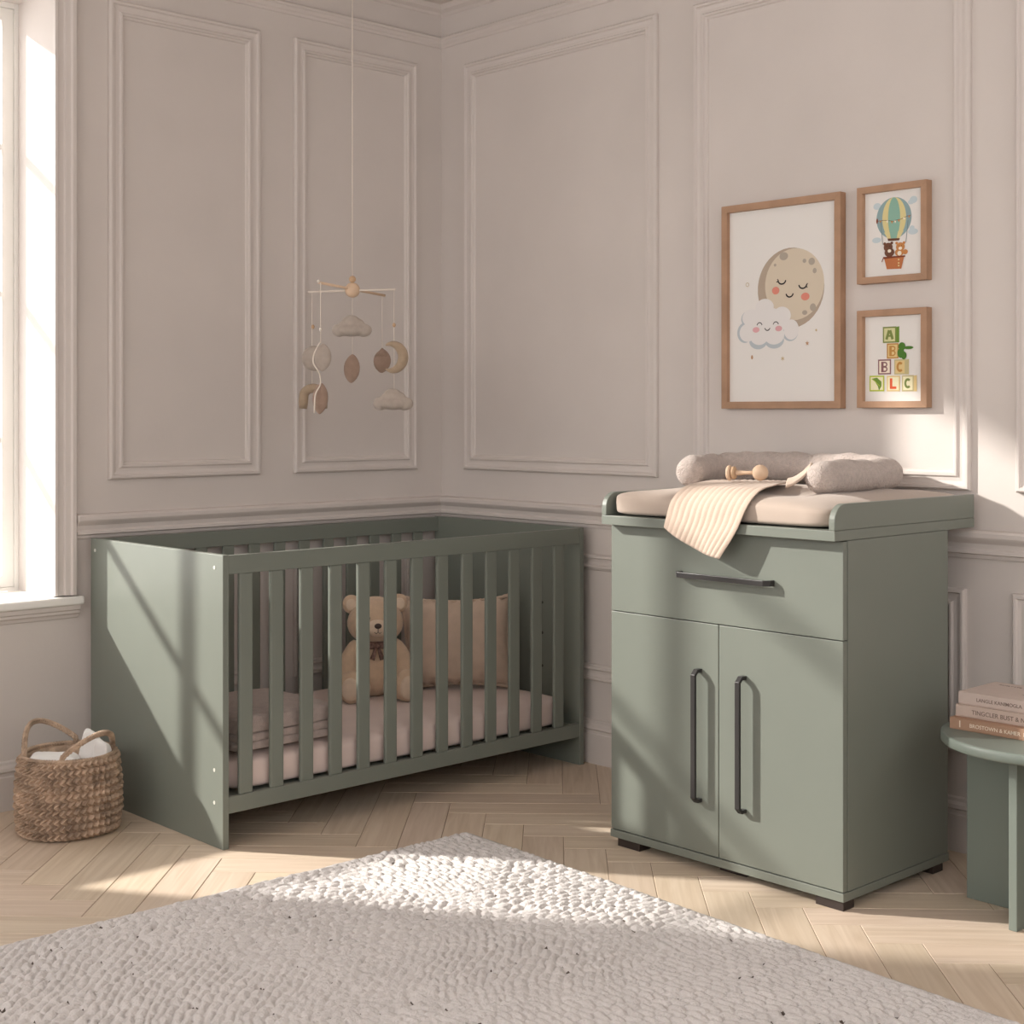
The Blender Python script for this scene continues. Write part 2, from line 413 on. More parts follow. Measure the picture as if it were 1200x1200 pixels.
# ------------------------------------------------------------------ rug
def build_rug():
    lx, ly = 2.25, 2.35; d = .0037
    nx, ny = int(lx / d), int(ly / d)
    X, Y = np.meshgrid(np.linspace(0, lx, nx), np.linspace(0, ly, ny), indexing='ij')
    rs = np.random.RandomState(3)
    def sn(x, y, s, seed):
        r = np.random.RandomState(seed); o = 0
        for k in range(7):
            a = r.uniform(0, 2 * PI); f = s * r.uniform(.6, 1.7); o = o + np.sin((x * math.cos(a) + y * math.sin(a)) * f + r.uniform(0, 6.28))
        return o / 3.0
    wx = X + .012 * sn(X, Y, 14, 1) + .003 * sn(X, Y, 60, 2); wy = Y + .012 * sn(X, Y, 14, 3) + .003 * sn(X, Y, 60, 4)
    tab = rs.rand(4096)
    def rnd(i, j): return tab[((i * 73 + j * 151) % 4093).astype(int)]
    HL = []
    def knots(u, v, pu, pv):
        r = np.floor(v / pv); fv = v / pv - r
        uu = u / pu + .5 * (r % 2) + .35 * (rnd(r, r * 0 + 5) - .5)
        c = np.floor(uu); fu = uu - c
        h = np.sqrt(np.clip(1 - (2 * fu - 1) ** 4, 0, 1)) * np.sqrt(np.clip(1 - (2 * fv - 1) ** 2, 0, 1))
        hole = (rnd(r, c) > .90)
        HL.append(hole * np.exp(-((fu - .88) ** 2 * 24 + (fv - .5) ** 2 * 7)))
        return h * (.72 + .38 * rnd(r + 7, c + 3)) - 1.5 * hole * np.exp(-((fu - .88) ** 2 * 20 + (fv - .5) ** 2 * 5))
    h1 = knots(wx, wy, .040, .023)
    h2 = knots(wy, wx, .044, .022)
    c45 = knots((wx + wy) * .7071, (wx - wy) * .7071, .046, .022)
    m1 = 1 / (1 + np.exp(-9 * (sn(X, Y, 5.0, 11)))); m2 = 1 / (1 + np.exp(-9 * (sn(X, Y, 4.3, 12) - .45)))
    h = (h1 * (1 - m1) + h2 * m1) * (1 - m2) + c45 * m2
    h = h * .0115 + .0022 * sn(X, Y, 25, 21)
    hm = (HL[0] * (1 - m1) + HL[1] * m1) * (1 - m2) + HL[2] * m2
    edge = np.minimum(np.minimum(X, lx - X), np.minimum(Y, ly - Y))
    Z = .014 + h * np.clip(edge / .02, .15, 1); Z = np.clip(Z, .001, None)
    jit = .003
    XX = X + jit * sn(X, Y, 90, 31) * (edge > .001); YY = Y + jit * sn(X, Y, 90, 32)
    V = np.stack([-XX, -YY, Z], -1).reshape(-1, 3)
    idx = np.arange(nx * ny).reshape(nx, ny)
    Q = np.stack([idx[:-1, :-1], idx[:-1, 1:], idx[1:, 1:], idx[1:, :-1]], -1).reshape(-1, 4)
    # skirt
    ring = np.concatenate([idx[:, 0], idx[-1, 1:], idx[-2::-1, -1], idx[0, -2:0:-1]])
    sk = V[ring].copy(); sk[:, 2] = .0005
    o = len(V); V = np.concatenate([V, sk]); m = len(ring)
    S = np.array([(ring[i], ring[(i + 1) % m], o + (i + 1) % m, o + i) for i in range(m)])
    F = np.concatenate([Q, S])
    me = bpy.data.meshes.new('rug')
    me.vertices.add(len(V)); me.vertices.foreach_set('co', V.astype('f').ravel())
    me.loops.add(len(F) * 4); me.loops.foreach_set('vertex_index', F.astype('i').ravel())
    me.polygons.add(len(F)); me.polygons.foreach_set('loop_start', np.arange(0, len(F) * 4, 4, dtype='i'))
    me.polygons.foreach_set('use_smooth', np.ones(len(F), bool))
    me.update(calc_edges=True); me.validate()
    me.materials.append(mat('rug_wool', (.665, .628, .61), .95, .04, 12, .7, 170, .1, sheen=.25, bdist=.006))
    # shade in the pits of the open knots, painted as a dark second material
    me.materials.append(mat('pit_shade', (.10, .078, .065), .95))
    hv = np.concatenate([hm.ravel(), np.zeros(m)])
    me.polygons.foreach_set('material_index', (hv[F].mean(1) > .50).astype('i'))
    ob = bpy.data.objects.new('rug', me); COL.objects.link(ob)
    ob.location = (-.94, -1.218, 0.0); ob.rotation_euler = (0, 0, math.radians(-2.4))
    tag(ob, 'large cream chunky knotted wool rug on the herringbone floor', 'rug')
build_rug()

# ------------------------------------------------------------------ crib
CX0, CX1, CY0, CY1, CH = -1.535, -.050, -.837, -.040, .843
crib = empty('crib', ((CX0 + CX1) / 2, (CY0 + CY1) / 2, 0), 'sage green slatted baby crib with solid end panels on the herringbone floor', 'crib')
def cp(mb, name, m='green', bevel=.0015, par=None):
    return local(crib, mb).build(name, M[m], par or crib, bevel)
for x0, x1 in ((CX0, CX0 + .02), (CX1 - .02, CX1)):
    mb = MB(); mb.box(x0, x1, CY0, CY1, 0, CH); cp(mb, 'end_panel')
slat_mesh = None
for y0, y1 in ((CY0 + .002, CY0 + .022), (CY1 - .022, CY1 - .002)):
    mb = MB(); mb.box(CX0 + .02, CX1 - .02, y0, y1, .787, .841); cp(mb, 'top_rail')
    mb = MB(); mb.box(CX0 + .02, CX1 - .02, y0, y1, .100, .148); cp(mb, 'bottom_rail')
    for k in range(13):
        xc = -1.453 + .1071 * k
        if slat_mesh is None:
            mb = MB(); mb.box(xc - .0235, xc + .0235, y0 + .003, y1 - .003, .146, .789)
            s0 = cp(mb, 'slat', bevel=.005); slat_mesh = (s0, xc, y0)
        else:
            s = slat_mesh[0].copy(); COL.objects.link(s); s.parent = crib
            s.location = (xc - slat_mesh[1], y0 - slat_mesh[2], 0)
# slatted base under the mattress
mb = MB()
mb.box(CX0 + .02, CX1 - .02, CY0 + .03, CY0 + .06, .105, .140); mb.box(CX0 + .02, CX1 - .02, CY1 - .06, CY1 - .03, .105, .140)
for k in range(14): mb.box(-1.50 + .105 * k, -1.44 + .105 * k, CY0 + .03, CY1 - .03, .130, .142)
cp(mb, 'mattress_base')
def disc(cx, cy, cz, r, axis, h, mb):
    rot = {'x': Matrix.Rotation(PI / 2, 3, 'Y'), 'y': Matrix.Rotation(PI / 2, 3, 'X'), 'z': Matrix.Identity(3)}[axis]
    mb.lathe([(0, -h), (r, -h), (r, h * .6), (r * .8, h), (0, h)], (cx, cy, cz), 14, 0, False, rot)
for y, z in ((CY0 + .045, .805), (CY1 - .03, .805), (CY0 + .045, .222), (CY0 + .045, .128)):
    mb = MB(); disc(CX0, y, z, .0055, 'x', .0012, mb); c = cp(mb, 'screw_cap', 'screw', 0)
for z in (.56, .45, .33):
    mb = MB(); disc(CX1 - .02, CY0 + .19, z, .005, 'x', .0008, mb); cp(mb, 'peg_hole', 'gap', 0)

# mattress
def soft_box(cx, cy, z0, hx, hy, h, p=6, pz=3, nu=64, nv=24, puff=.0, wr=0.0, ws=9, seed=0.0):
    vs = []; 
    for i in range(nv + 1):
        a = -PI / 2 + PI * i / nv
        q_ = pz if a > 0 else max(pz, 9)      # flat underside
        ca = abs(math.cos(a)) ** (2 / q_) ; sa = math.copysign(abs(math.sin(a)) ** (2 / q_), a)
        for j in range(nu * 2):
            b = 2 * PI * j / (nu * 2)
            x = math.copysign(abs(math.cos(b)) ** (2 / p), math.cos(b)) * ca
            y = math.copysign(abs(math.sin(b)) ** (2 / p), math.sin(b)) * ca
            z = sa
            dz = puff * (1 - x * x) * (1 - y * y) * (1 if sa > 0 else 0)
            px, py, pz_ = cx + x * hx, cy + y * hy, z0 + h / 2 + z * h / 2 + dz
            if wr:
                n1 = noise.noise(Vector((px * ws + seed, py * ws, pz_ * ws * .5))) * wr
                px += n1 * x; py += n1 * y; pz_ += n1 * .7 * (1 if sa > 0 else 0)
            vs.append((px, py, pz_))
    n = nu * 2
    fs = [(i * n + j, i * n + (j + 1) % n, (i + 1) * n + (j + 1) % n, (i + 1) * n + j) for i in range(nv) for j in range(n)]
    mb = MB(); mb.add(vs, fs, 0, True); return mb
mb = soft_box(-.7925, -.4385, .143, .705, .368, .112, 14, 5, 90, 24, .004, .004, 7)
tag(mb.build('mattress', M['sheet']), 'mattress under a pale pink fitted sheet inside the crib', 'mattress')

# folded blanket: three folds, each a rounded slab with a dark edge line
bl = empty('folded_blanket', (-1.24, -.62, .256), 'folded taupe terry blanket lying on the mattress beside the solid end panel', 'blanket')
zz = .256
for k, (h, ix) in enumerate(((.030, .0), (.029, .002), (.060, .003))):
    mb = soft_box(-1.280, -.600, zz, .182 - ix, .192 - ix, h, 14, 7 if k < 2 else 4.5, 44, 18, .008 if k == 2 else 0, .0035, 14, k * 3.1)
    local(bl, mb).build('fold', M['terry'], bl)
    zz += h * (.80 if k < 2 else 1)

# cushion leaning in the crib
def cushion():
    root = empty('cushion', (-.315, -.455, .268), 'square beige linen cushion with gathered edges behind the teddy bear', 'cushion')
    mb = MB(); n = 44; hw, hh = .195, .155
    for side in (1, -1):
        vs = []
        for i in range(n):
            for j in range(n):
                u = -1 + 2 * i / (n - 1); v = -1 + 2 * j / (n - 1)
                pin = 1 - .07 * (u * u) * (1 - abs(v)) ; pin2 = 1 - .06 * (v * v) * (1 - abs(u))
                prof = max(0, (1 - u ** 4)) ** .5 * max(0, (1 - v ** 4)) ** .5
                edge = max(abs(u), abs(v))
                rip = .004 * math.sin((u if abs(v) > abs(u) else v) * 34) * (edge ** 8)
                y = side * .062 * prof + .004 * noise.noise(Vector((u * 3, v * 3, side))) * prof
                vs.append((u * hw * pin + 0, y, v * hh * pin2 + rip))
        f = grid_faces(n, n)
        if side > 0: f = [tuple(reversed(q)) for q in f]
        mb.add(vs, f, 0, True)
    fr = []
    R = Matrix.Rotation(-TH + math.radians(8), 3, 'Z') @ Matrix.Rotation(math.radians(-12), 3, 'X')
    mb.v = [tuple(R @ Vector(p) + Vector((0, 0, .152))) for p in mb.v]
    mb.build('cushion_body', M['pillow'], root)
    # gathered piping round the rim, flaring at the corners
    P = []; rad = []
    N = 220
    for i in range(N):
        t = 4 * i / N; s = int(t); f = (t - s) * 2 - 1
        u, v = [(f, 1), (1, -f), (-f, -1), (-1, f)][s]
        pin = 1 - .07 * (u * u) * (1 - abs(v)); pin2 = 1 - .06 * (v * v) * (1 - abs(u))
        c = (abs(u * v)) ** 6
        P.append(R @ Vector((u * hw * pin * (1 + .05 * c), -.004 * c, v * hh * pin2 * (1 + .09 * c))) + Vector((0, 0, .152)))
        rad.append(.0042 + .0022 * math.sin(i * 1.3) ** 2 + .005 * c)
    mb = MB(); mb.tube(P, rad, 8, closed=True); mb.build('ruffled_edge', M['pillow'], root)
cushion()

# teddy bear
def teddy():
    root = empty('teddy_bear', (-.639, -.391, .259), 'seated cream plush teddy bear with a dark bow, leaning on the cushion', 'teddy bear', rz=-TH + math.radians(11))
    # local frame: -y faces the camera
    def e(name, c, r, m='plush', rot=None, shape=None, par=None):
        mb = MB(); mb.ell(c, r, 0, 28, rot, shape); return mb.build(name, M[m], par or root)
    RX = lambda a: Matrix.Rotation(math.radians(a), 3, 'X'); RY = lambda a: Matrix.Rotation(math.radians(a), 3, 'Y'); RZ = lambda a: Matrix.Rotation(math.radians(a), 3, 'Z')
    body = e('body', (0, .01, .105), (.078, .066, .108), shape=lambda p: Vector((p.x * (1 - .22 * p.z), p.y * (1 - .12 * p.z), p.z)))
    head = e('head', (0, 0, .265), (.098, .078, .084), shape=lambda p: Vector((p.x * (1 - .10 * p.z), p.y, p.z)))
    for s in (-1, 1):
        ear = e('ear', (s * .082, .006, .322), (.032, .017, .034), rot=RY(s * 22), par=head)
        e('inner_ear', (s * .083, -.008, .321), (.020, .007, .022), 'plush_light', RY(s * 22), par=ear)
        e('eye', (s * .031, -.073, .282), (.0068, .005, .0072), 'nose', par=head)
    mz = e('muzzle', (0, -.068, .248), (.040, .030, .031), 'plush_light', par=head)
    e('nose', (0, -.097, .258), (.0125, .008, .0095), 'nose', par=mz)
    mb = MB(); mb.tube([(0, -.0985, .250), (0, -.0985, .238)], .0012, 6)
    mb.tube([(-.012, -.094, .236), (-.006, -.0975, .232), (0, -.0985, .238), (.006, -.0975, .232), (.012, -.094, .236)], .0012, 6)
    mb.build('mouth_stitching', M['nose'], mz)
    for s in (-1, 1):
        P = smooth_path([(s * .058, -.002, .185), (s * .088, -.020, .140), (s * .100, -.042, .090), (s * .094, -.064, .062)], 12)
        mb = MB(); mb.tube(P, [.024, .029, .031, .032, .032, .031, .030, .030, .030, .029, .024, .012], 16); mb.build('arm', M['plush'], root)
        P = smooth_path([(s * .048, .005, .045), (s * .066, -.050, .040), (s * .086, -.100, .040), (s * .094, -.122, .042)], 12)
        mb = MB(); mb.tube(P, [.036, .041, .042, .041, .040, .039, .039, .039, .040, .040, .036, .022], 16); leg = mb.build('leg', M['plush'], root)
        e('foot', (s * .096, -.126, .056), (.042, .024, .056), rot=RZ(s * 12), par=root)
        e('foot_pad', (s * .099, -.144, .052), (.030, .010, .040), 'plush_light', RZ(s * 12), par=leg)
    # bow
    mb = MB()
    mb.tube([( .052 * math.cos(a), .004 + .046 * math.sin(a), .192) for a in [2 * PI * i / 30 for i in range(30)]], .0065, 8, closed=True)
    for s in (-1, 1):
        mb.ell((s * .024, -.062, .186), (.022, .007, .012), 0, 16, RY(s * -14))
        mb.tube([(s * .004, -.064, .182), (s * .010, -.070, .160), (s * .018, -.071, .138)], [.005, .007, .009], 8, squash=((0, 1, 0), .3))
    mb.ell((0, -.068, .186), (.008, .007, .009), 0, 12)
    mb.build('bow', M['bow'], root)
teddy()

# ------------------------------------------------------------------ changing cabinet
KY0, KY1 = -2.345, -1.556      # right and left side of the cabinet body
cab = empty('changing_cabinet', (-.42, (KY0 + KY1) / 2, 0), 'sage green changing cabinet with one drawer, two doors and black bar handles', 'changing table')
def kp(mb, name, m='green', bevel=.0012, par=None):
    return local(cab, mb).build(name, M[m], par or cab, bevel)
mb = MB(); mb.box(-.661, -.18, KY0, KY1, .047, .929); body = kp(mb, 'cabinet_body')
mb = MB(); mb.box(-.664, -.660, KY0 + .004, KY1 - .004, .052, .926); kp(mb, 'shadow_gap', 'gap', 0)
mb = MB(); mb.box(-.684, -.178, KY0 - .002, KY1 + .002, .024, .046); kp(mb, 'plinth')
def bar_handle(vertical, a0, a1, b, par):
    """flat bar with cut corners, a0..a1 along its length, b its other coordinate"""
    w = .0075; x0, x1, c = -.682, -.715, .014; t = .0085
    outer = [(x0, a0), (x1 + c, a0), (x1, a0 + c), (x1, a1 - c), (x1 + c, a1), (x0, a1)]
    inner = [(x0, a0 + t * 1.2), (x1 + c + .002, a0 + t * 1.2), (x1 + t, a0 + c + .003), (x1 + t, a1 - c - .003), (x1 + c + .002, a1 - t * 1.2), (x0, a1 - t * 1.2)]
    vs = []
    for s in (-w, w):
        for P in (outer, inner):
            for x, a in P: vs.append((x, b + s, a) if vertical else (x, a, b + s))
    fs = []
    for i in range(5):
        fs += [(i, i + 1, 12 + i + 1, 12 + i), (6 + i, 18 + i, 18 + i + 1, 6 + i + 1), (i, 6 + i, 6 + i + 1, i + 1), (12 + i, 12 + i + 1, 18 + i + 1, 18 + i)]
    fs += [(0, 12, 18, 6), (5, 11, 23, 17)]
    mb = MB(); mb.add(vs, fs)
    return local(cab, mb).build('handle', M['black'], par, .0012)
yc = -1.950
mb = MB(); mb.box(-.682, -.664, KY0, KY1, .6795, .927); dr = kp(mb, 'drawer')
bar_handle(False, -2.135, -1.815, .806, dr)
for (a, b_, hy) in ((yc + .0012, KY1, -1.886), (KY0, yc - .0012, -2.037)):
    mb = MB(); mb.box(-.682, -.664, a, b_, .0485, .677); d_ = kp(mb, 'door')
    bar_handle(True, .188, .552, hy, d_)
for (x0, x1, y0, y1) in ((-.678, -.630, KY0 + .002, KY0 + .085), (-.678, -.630, KY1 - .105, KY1 - .022), (-.25, -.20, KY0 + .004, KY0 + .085), (-.25, -.20, KY1 - .085, KY1 - .004), (-.64, -.60, yc - .06, yc + .03)):
    mb = MB(); mb.box(x0, x1, y0, y1, 0, .0245); kp(mb, 'foot', 'foot', .001)
# tray on top
mb = MB(); mb.box(-.720, -.040, KY0 - .001, KY1 + .003, .930, .956); tray = kp(mb, 'changing_tray')
for y0, y1 in ((KY0 - .001, KY0 + .017), (KY1 - .015, KY1 + .003)):
    mb = MB(); pts = [(-.040, .9565), (-.040, 1.022)]
    r = .045
    for k in range(9):
        a = PI / 2 * k / 8; pts.append((-.720 + r - r * math.sin(a), 1.022 - r + r * math.cos(a)))
    pts.append((-.720, .9565)); n = len(pts)
    mb.add([(x, y0, z) for x, z in pts] + [(x, y1, z) for x, z in pts],
           [tuple(range(n)), tuple(range(2 * n - 1, n - 1, -1))] + [(i, n + i, n + (i + 1) % n, (i + 1) % n) for i in range(n)])
    kp(mb, 'side_board', 'green', .002, tray)

# changing mat in the tray
mb = soft_box(-.378, -1.951, .9565, .326, .368, .074, 14, 3.4, 80, 34, .012, .015, 8, 4.0)
tag(mb.build('changing_mat', M['mat']), 'padded beige changing mat lying in the tray of the sage cabinet', 'changing mat')

# bolster: C-shaped tube cushion
def bolster():
    P = smooth_path([(-.505, -1.700, 1.078), (-.40, -1.635, 1.078), (-.26, -1.592, 1.080), (-.155, -1.635, 1.084), (-.118, -1.76, 1.086), (-.112, -1.92, 1.086),
                     (-.122, -2.06, 1.084), (-.175, -2.150, 1.080), (-.27, -2.168, 1.078), (-.42, -2.166, 1.078), (-.555, -2.160, 1.076)], 120)
    N = len(P); rad = []
    for i in range(N):
        t = i / (N - 1); r = .0445
        d = min(i, N - 1 - i)
        if d < 6: r *= math.sqrt(max(0.02, 1 - (1 - d / 6.0) ** 2.2))
        for s in (.22, .46, .66, .82): r -= .0045 * math.exp(-((t - s) * 90) ** 2)
        r += .0015 * math.sin(i * .9)
        rad.append(r)
    mb = MB(); mb.tube(P, rad, 28)
    mb.v = [tuple(Vector(p) + Vector((0, 0, 1)) * .0035 * noise.noise(Vector(p) * 22)) for p in mb.v]
    o = mb.build('bolster', M['boucle'])
    tag(o, 'long curled boucle bolster in dusty pink lying on the changing mat', 'bolster')
bolster()

# ribbed blanket draped over the tray front
def drape():
    L = [(-.36, -1.70, 1.053), (-.50, -1.775, 1.055), (-.60, -1.812, 1.054), (-.672, -1.822, 1.046), (-.716, -1.815, 1.012), (-.730, -1.806, .965), (-.737, -1.803, .936)]
    R = [(-.36, -1.965, 1.055), (-.50, -2.035, 1.058), (-.60, -2.070, 1.056), (-.672, -2.080, 1.046), (-.716, -2.075, 1.010), (-.733, -2.052, .945), (-.738, -1.998, .862)]
    nu, nv = 60, 170; vs = []
    for i in range(nu):
        s = i / (nu - 1); a = Vector(cat_spline(L, s)); b = Vector(cat_spline(R, s))
        for j in range(nv):
            t = j / (nv - 1); p = a.lerp(b, t)
            if s > .75: p.z -= .012 * (s - .75) / .25 * math.sin(PI * t); p.x -= .004 * math.sin(t * 9) * (s - .75) / .25
            rib = .0022 * abs(math.sin(t * PI * 13))
            k = min(1, max(0, (s - .45) / .2)); p += Vector((-.8 * k, 0, 1 - .7 * k)) * rib
            p += Vector((-.3, 0, .4)) * .006 * noise.noise(p * 13)
            vs.append(tuple(p))
    mb = MB(); mb.add(vs, grid_faces(nu, nv), 0, True)
    m = mat('ribbed_muslin', (.60, .475, .385), .9, .04, 25, .3, 600, .1, sheen=.2)
    o = mb.build('ribbed_blanket', m)
    so = o.modifiers.new('thick', 'SOLIDIFY'); so.thickness = .003; so.offset = 1
    tag(o, 'ribbed beige muslin blanket draped over the front edge of the changing tray', 'blanket')
    # the corner folded up by the bolster
    P = [(-.575, -2.098, 1.058), (-.560, -2.110, 1.064), (-.535, -2.125, 1.082), (-.512, -2.135, 1.104)]
    mb = MB(); vs = []
    for i in range(14):
        c = Vector(cat_spline(P, i / 13)); w = .030 - .010 * i / 13
        for j in range(16):
            t = -1 + 2 * j / 15; d = Vector((.72, .35, .25)).normalized()
            vs.append(tuple(c + d * (w * t) + Vector((0, 0, .006 * math.cos(t * 1.5) + .0012 * abs(math.sin(j * 1.1))))))
    mb.add(vs, grid_faces(14, 16), 0, True)
    q = mb.build('folded_corner', m, o); so = q.modifiers.new('thick', 'SOLIDIFY'); so.thickness = .007
drape()

# wooden rattle
def rattle():
    a = Vector((-.600, -1.950, 1.075)); b = Vector((-.495, -1.965, 1.081))
    # lies roughly across the view
    a = Vector((-.535, -1.878, 1.082)); b = Vector((-.507, -1.957, 1.084))
    root = empty('rattle', (a.x, a.y, 1.052), 'small wooden baby rattle lying on the ribbed blanket', 'rattle')
    d = (b - a).normalized(); rot = d.to_track_quat('Z', 'Y').to_matrix()
    mb = MB(); mb.ell(b, (.0225, .0225, .0225), 0, 24); local(root, mb).build('ball', M['beech'], root)
    mb = MB(); mb.lathe([(0, 0), (.0065, 0), (.0075, .02), (.005, .045), (.006, .075), (0, .075)], a, 16, 0, True, rot); local(root, mb).build('grip', M['beech'], root)
    for off, r, m in ((-.006, .021, 'beech'), (.007, .018, 'beech_dark')):
        mb = MB(); mb.lathe([(0, -.0055), (r * .85, -.0055), (r, -.003), (r, .003), (r * .85, .0055), (0, .0055)], a + d * off, 28, 0, True, rot)
        local(root, mb).build('ring', M[m], root)
rattle()

# ------------------------------------------------------------------ pictures
def ring_pts(cx, cy, rx, ry, n=40, a0=0, a1=2 * PI): return [(cx + rx * math.cos(a0 + (a1 - a0) * i / (n - 1)), cy + ry * math.sin(a0 + (a1 - a0) * i / (n - 1))) for i in range(n)]
class Art:
    """flat printed shapes on the paper: a = distance along the wall (positive away from the corner), z = height"""
    def __init__(s): s.mb = MB(); s.mats = []; s.k = 0
    def mi(s, m):
        if m not in s.mats: s.mats.append(m)
        return s.mats.index(m)
    def poly(s, pts, m):
        s.k += 1; x = -.0142 - .00004 * s.k
        s.mb.add([(x, -a, z) for a, z in pts], [tuple(range(len(pts)))], s.mi(m))
    def ell(s, e, m): s.poly(ring_pts(*e)[:-1], m)
    def arc(s, cx, cy, rx, ry, a0, a1, w, m):
        o = ring_pts(cx, cy, rx + w / 2, ry + w / 2, 14, a0, a1); i = ring_pts(cx, cy, rx - w / 2, ry - w / 2, 14, a0, a1)
        s.k += 1; x = -.0142 - .00004 * s.k; n = 14
        s.mb.add([(x, -a, z) for a, z in o + i], [(k, k + 1, n + k + 1, n + k) for k in range(n - 1)], s.mi(m))
    def line(s, p, q, w, m):
        d = Vector((q[0] - p[0], q[1] - p[1])).normalized(); nx, ny = -d.y * w / 2, d.x * w / 2
        s.poly([(p[0] + nx, p[1] + ny), (p[0] - nx, p[1] - ny), (q[0] - nx, q[1] - ny), (q[0] + nx, q[1] + ny)], m)
    def star(s, cx, cy, r, m, n=5):
        s.poly([(cx + (r if k % 2 == 0 else r * .42) * math.sin(PI * k / n), cy + (r if k % 2 == 0 else r * .42) * math.cos(PI * k / n)) for k in range(2 * n)], m)
    def text(s, t, cx, cz, size, m, bold=.03, sx=1.0):
        cu = bpy.data.curves.new('t', 'FONT'); cu.body = t; cu.size = size; cu.offset = bold * size; cu.align_x = 'CENTER'; cu.align_y = 'CENTER'
        ob = bpy.data.objects.new('t', cu); COL.objects.link(ob)
        bpy.context.view_layer.update()
        me = bpy.data.meshes.new_from_object(ob.evaluated_get(bpy.context.evaluated_depsgraph_get()))
        s.k += 1; x = -.0142 - .00004 * s.k
        s.mb.add([(x, -(cx + v.co.x * sx), cz + v.co.y) for v in me.vertices], [tuple(p.vertices) for p in me.polygons], s.mi(m))
        bpy.data.objects.remove(ob); bpy.data.curves.remove(cu); bpy.data.meshes.remove(me)

def picture(a0, a1, z0, z1, w, dep, label, art, kind):
    y0, y1 = -a1, -a0
    root = empty('picture_frame', (-.0005, (y0 + y1) / 2, z0), label, 'picture', group=None)
    mb = MB()
    for (ya, yb, za, zb, yc_, yd, zc, zd) in ((y0, y1, z1, z1, y0 + w, y1 - w, z1 - w, z1 - w), (y0, y1, z0, z0, y0 + w, y1 - w, z0 + w, z0 + w),
                                              (y0, y0, z0, z1, y0 + w, y0 + w, z0 + w, z1 - w), (y1, y1, z0, z1, y1 - w, y1 - w, z0 + w, z1 - w)):
        A = [(ya, za), (yb, zb), (yd, zd), (yc_, zc)]
        mb.add([(-.0005, p, q) for p, q in A] + [(-dep, p, q) for p, q in A], [(0, 1, 2, 3), (7, 6, 5, 4), (0, 4, 5, 1), (1, 5, 6, 2), (2, 6, 7, 3), (3, 7, 4, 0)])
    local(root, mb).build('wooden_frame', M['oak'], root, .0008)
    mb = MB(); mb.box(-.0035, -.0141, y0 + w - .003, y1 - w + .003, z0 + w - .003, z1 - w + .003)
    pr = local(root, mb).build('print', M['paper'], root)
    local(root, art.mb).build('artwork', art.mats, pr)

c_mb = flat('moon_back', '#b3a392'); c_mf = flat('moon_face', '#d6c9b5'); c_cr = flat('crater', '#b0a598'); c_ck = flat('cheek', '#dd8d7c')
c_cl = flat('cloud_white', '#e4e1df'); c_cs = flat('cloud_grey', '#b9c1c6'); c_pk = flat('pink_cheek', '#dca9ad'); c_bk = flat('art_black', '#221e20'); c_st = flat('star_brown', '#b78f6d'); c_sg = flat('star_sand', '#c9b795')
A = Art()
A.ell((1.702, 1.6427, .1268, .1267), c_mb); A.ell((1.7162, 1.6535, .112, .1127), c_mf)
for e in ((1.6767, 1.7445, .0164, .0128), (1.7822, 1.7204, .0119, .0112), (1.7552, 1.7241, .0068, .0066), (1.7933, 1.6908, .0071, .0083), (1.7869, 1.5779, .0111, .0119), (1.7564, 1.5629, .0096, .0073), (1.6434, 1.7191, .005, .0047)): A.ell(e, c_cr)
for e in ((1.6459, 1.6378, .0141, .0122), (1.7584, 1.6126, .016, .012)): A.ell(e, c_ck)
for e in ((1.5438, 1.553, .0342, .0275), (1.5245, 1.5091, .0309, .0327), (1.5778, 1.4813, .0359, .0273), (1.6405, 1.4808, .0373, .0264), (1.702, 1.5053, .0305, .0295)): A.ell(e, c_cs)
for e in ((1.603, 1.5877, .0356, .0265), (1.5523, 1.556, .0383, .0281), (1.6694, 1.5572, .0349, .0286), (1.5352, 1.5087, .0321, .0292), (1.7061, 1.5119, .0284, .0318), (1.582, 1.5, .038, .0324), (1.6405, 1.4977, .0393, .0305), (1.6114, 1.5328, .0752, .0408), (1.615, 1.555, .06, .03)): A.ell(e, c_cl)
for e in ((1.5693, 1.5166, .0136, .0089), (1.6578, 1.5173, .0132, .0088)): A.ell(e, c_pk)
for cx, cz in ((1.6702, 1.6695), (1.7496, 1.651)): A.arc(cx, cz, .0145, .0125, PI * 1.02, PI * 1.98, .0046, c_bk)
A.line((1.6560, 1.6655), (1.6490, 1.6650), .003, c_bk); A.line((1.6575, 1.6690), (1.6525, 1.6735), .003, c_bk)
A.line((1.7620, 1.6455), (1.7670, 1.6400), .003, c_bk); A.line((1.7640, 1.6490), (1.7680, 1.6535), .003, c_bk)
A.arc(1.7, 1.6260, .013, .0115, PI * 1.02, PI * 1.98, .0046, c_bk)
for cx in (1.5833, 1.6471): A.arc(cx, 1.5275, .0105, .0115, PI * .1, PI * .9, .0028, c_bk)
A.arc(1.6143, 1.5245, .0105, .0115, PI * 1.1, PI * 1.9, .003, c_bk)
A.star(1.7663, 1.4669, .0078, c_st); A.ell((1.8, 1.5063, .0035, .004), c_sg); A.ell((1.5536, 1.4291, .0040, .0068), c_st); A.star(1.6735, 1.4217, .0085, c_sg, 6)
A.arc(1.5352, 1.6635, .006, .006, 0, 2 * PI, .0018, c_sg)
picture(1.440, 1.897, 1.264, 1.923, .0225, .030, 'large oak-framed print of a sleeping moon hugged by a smiling cloud', A, 'moon')

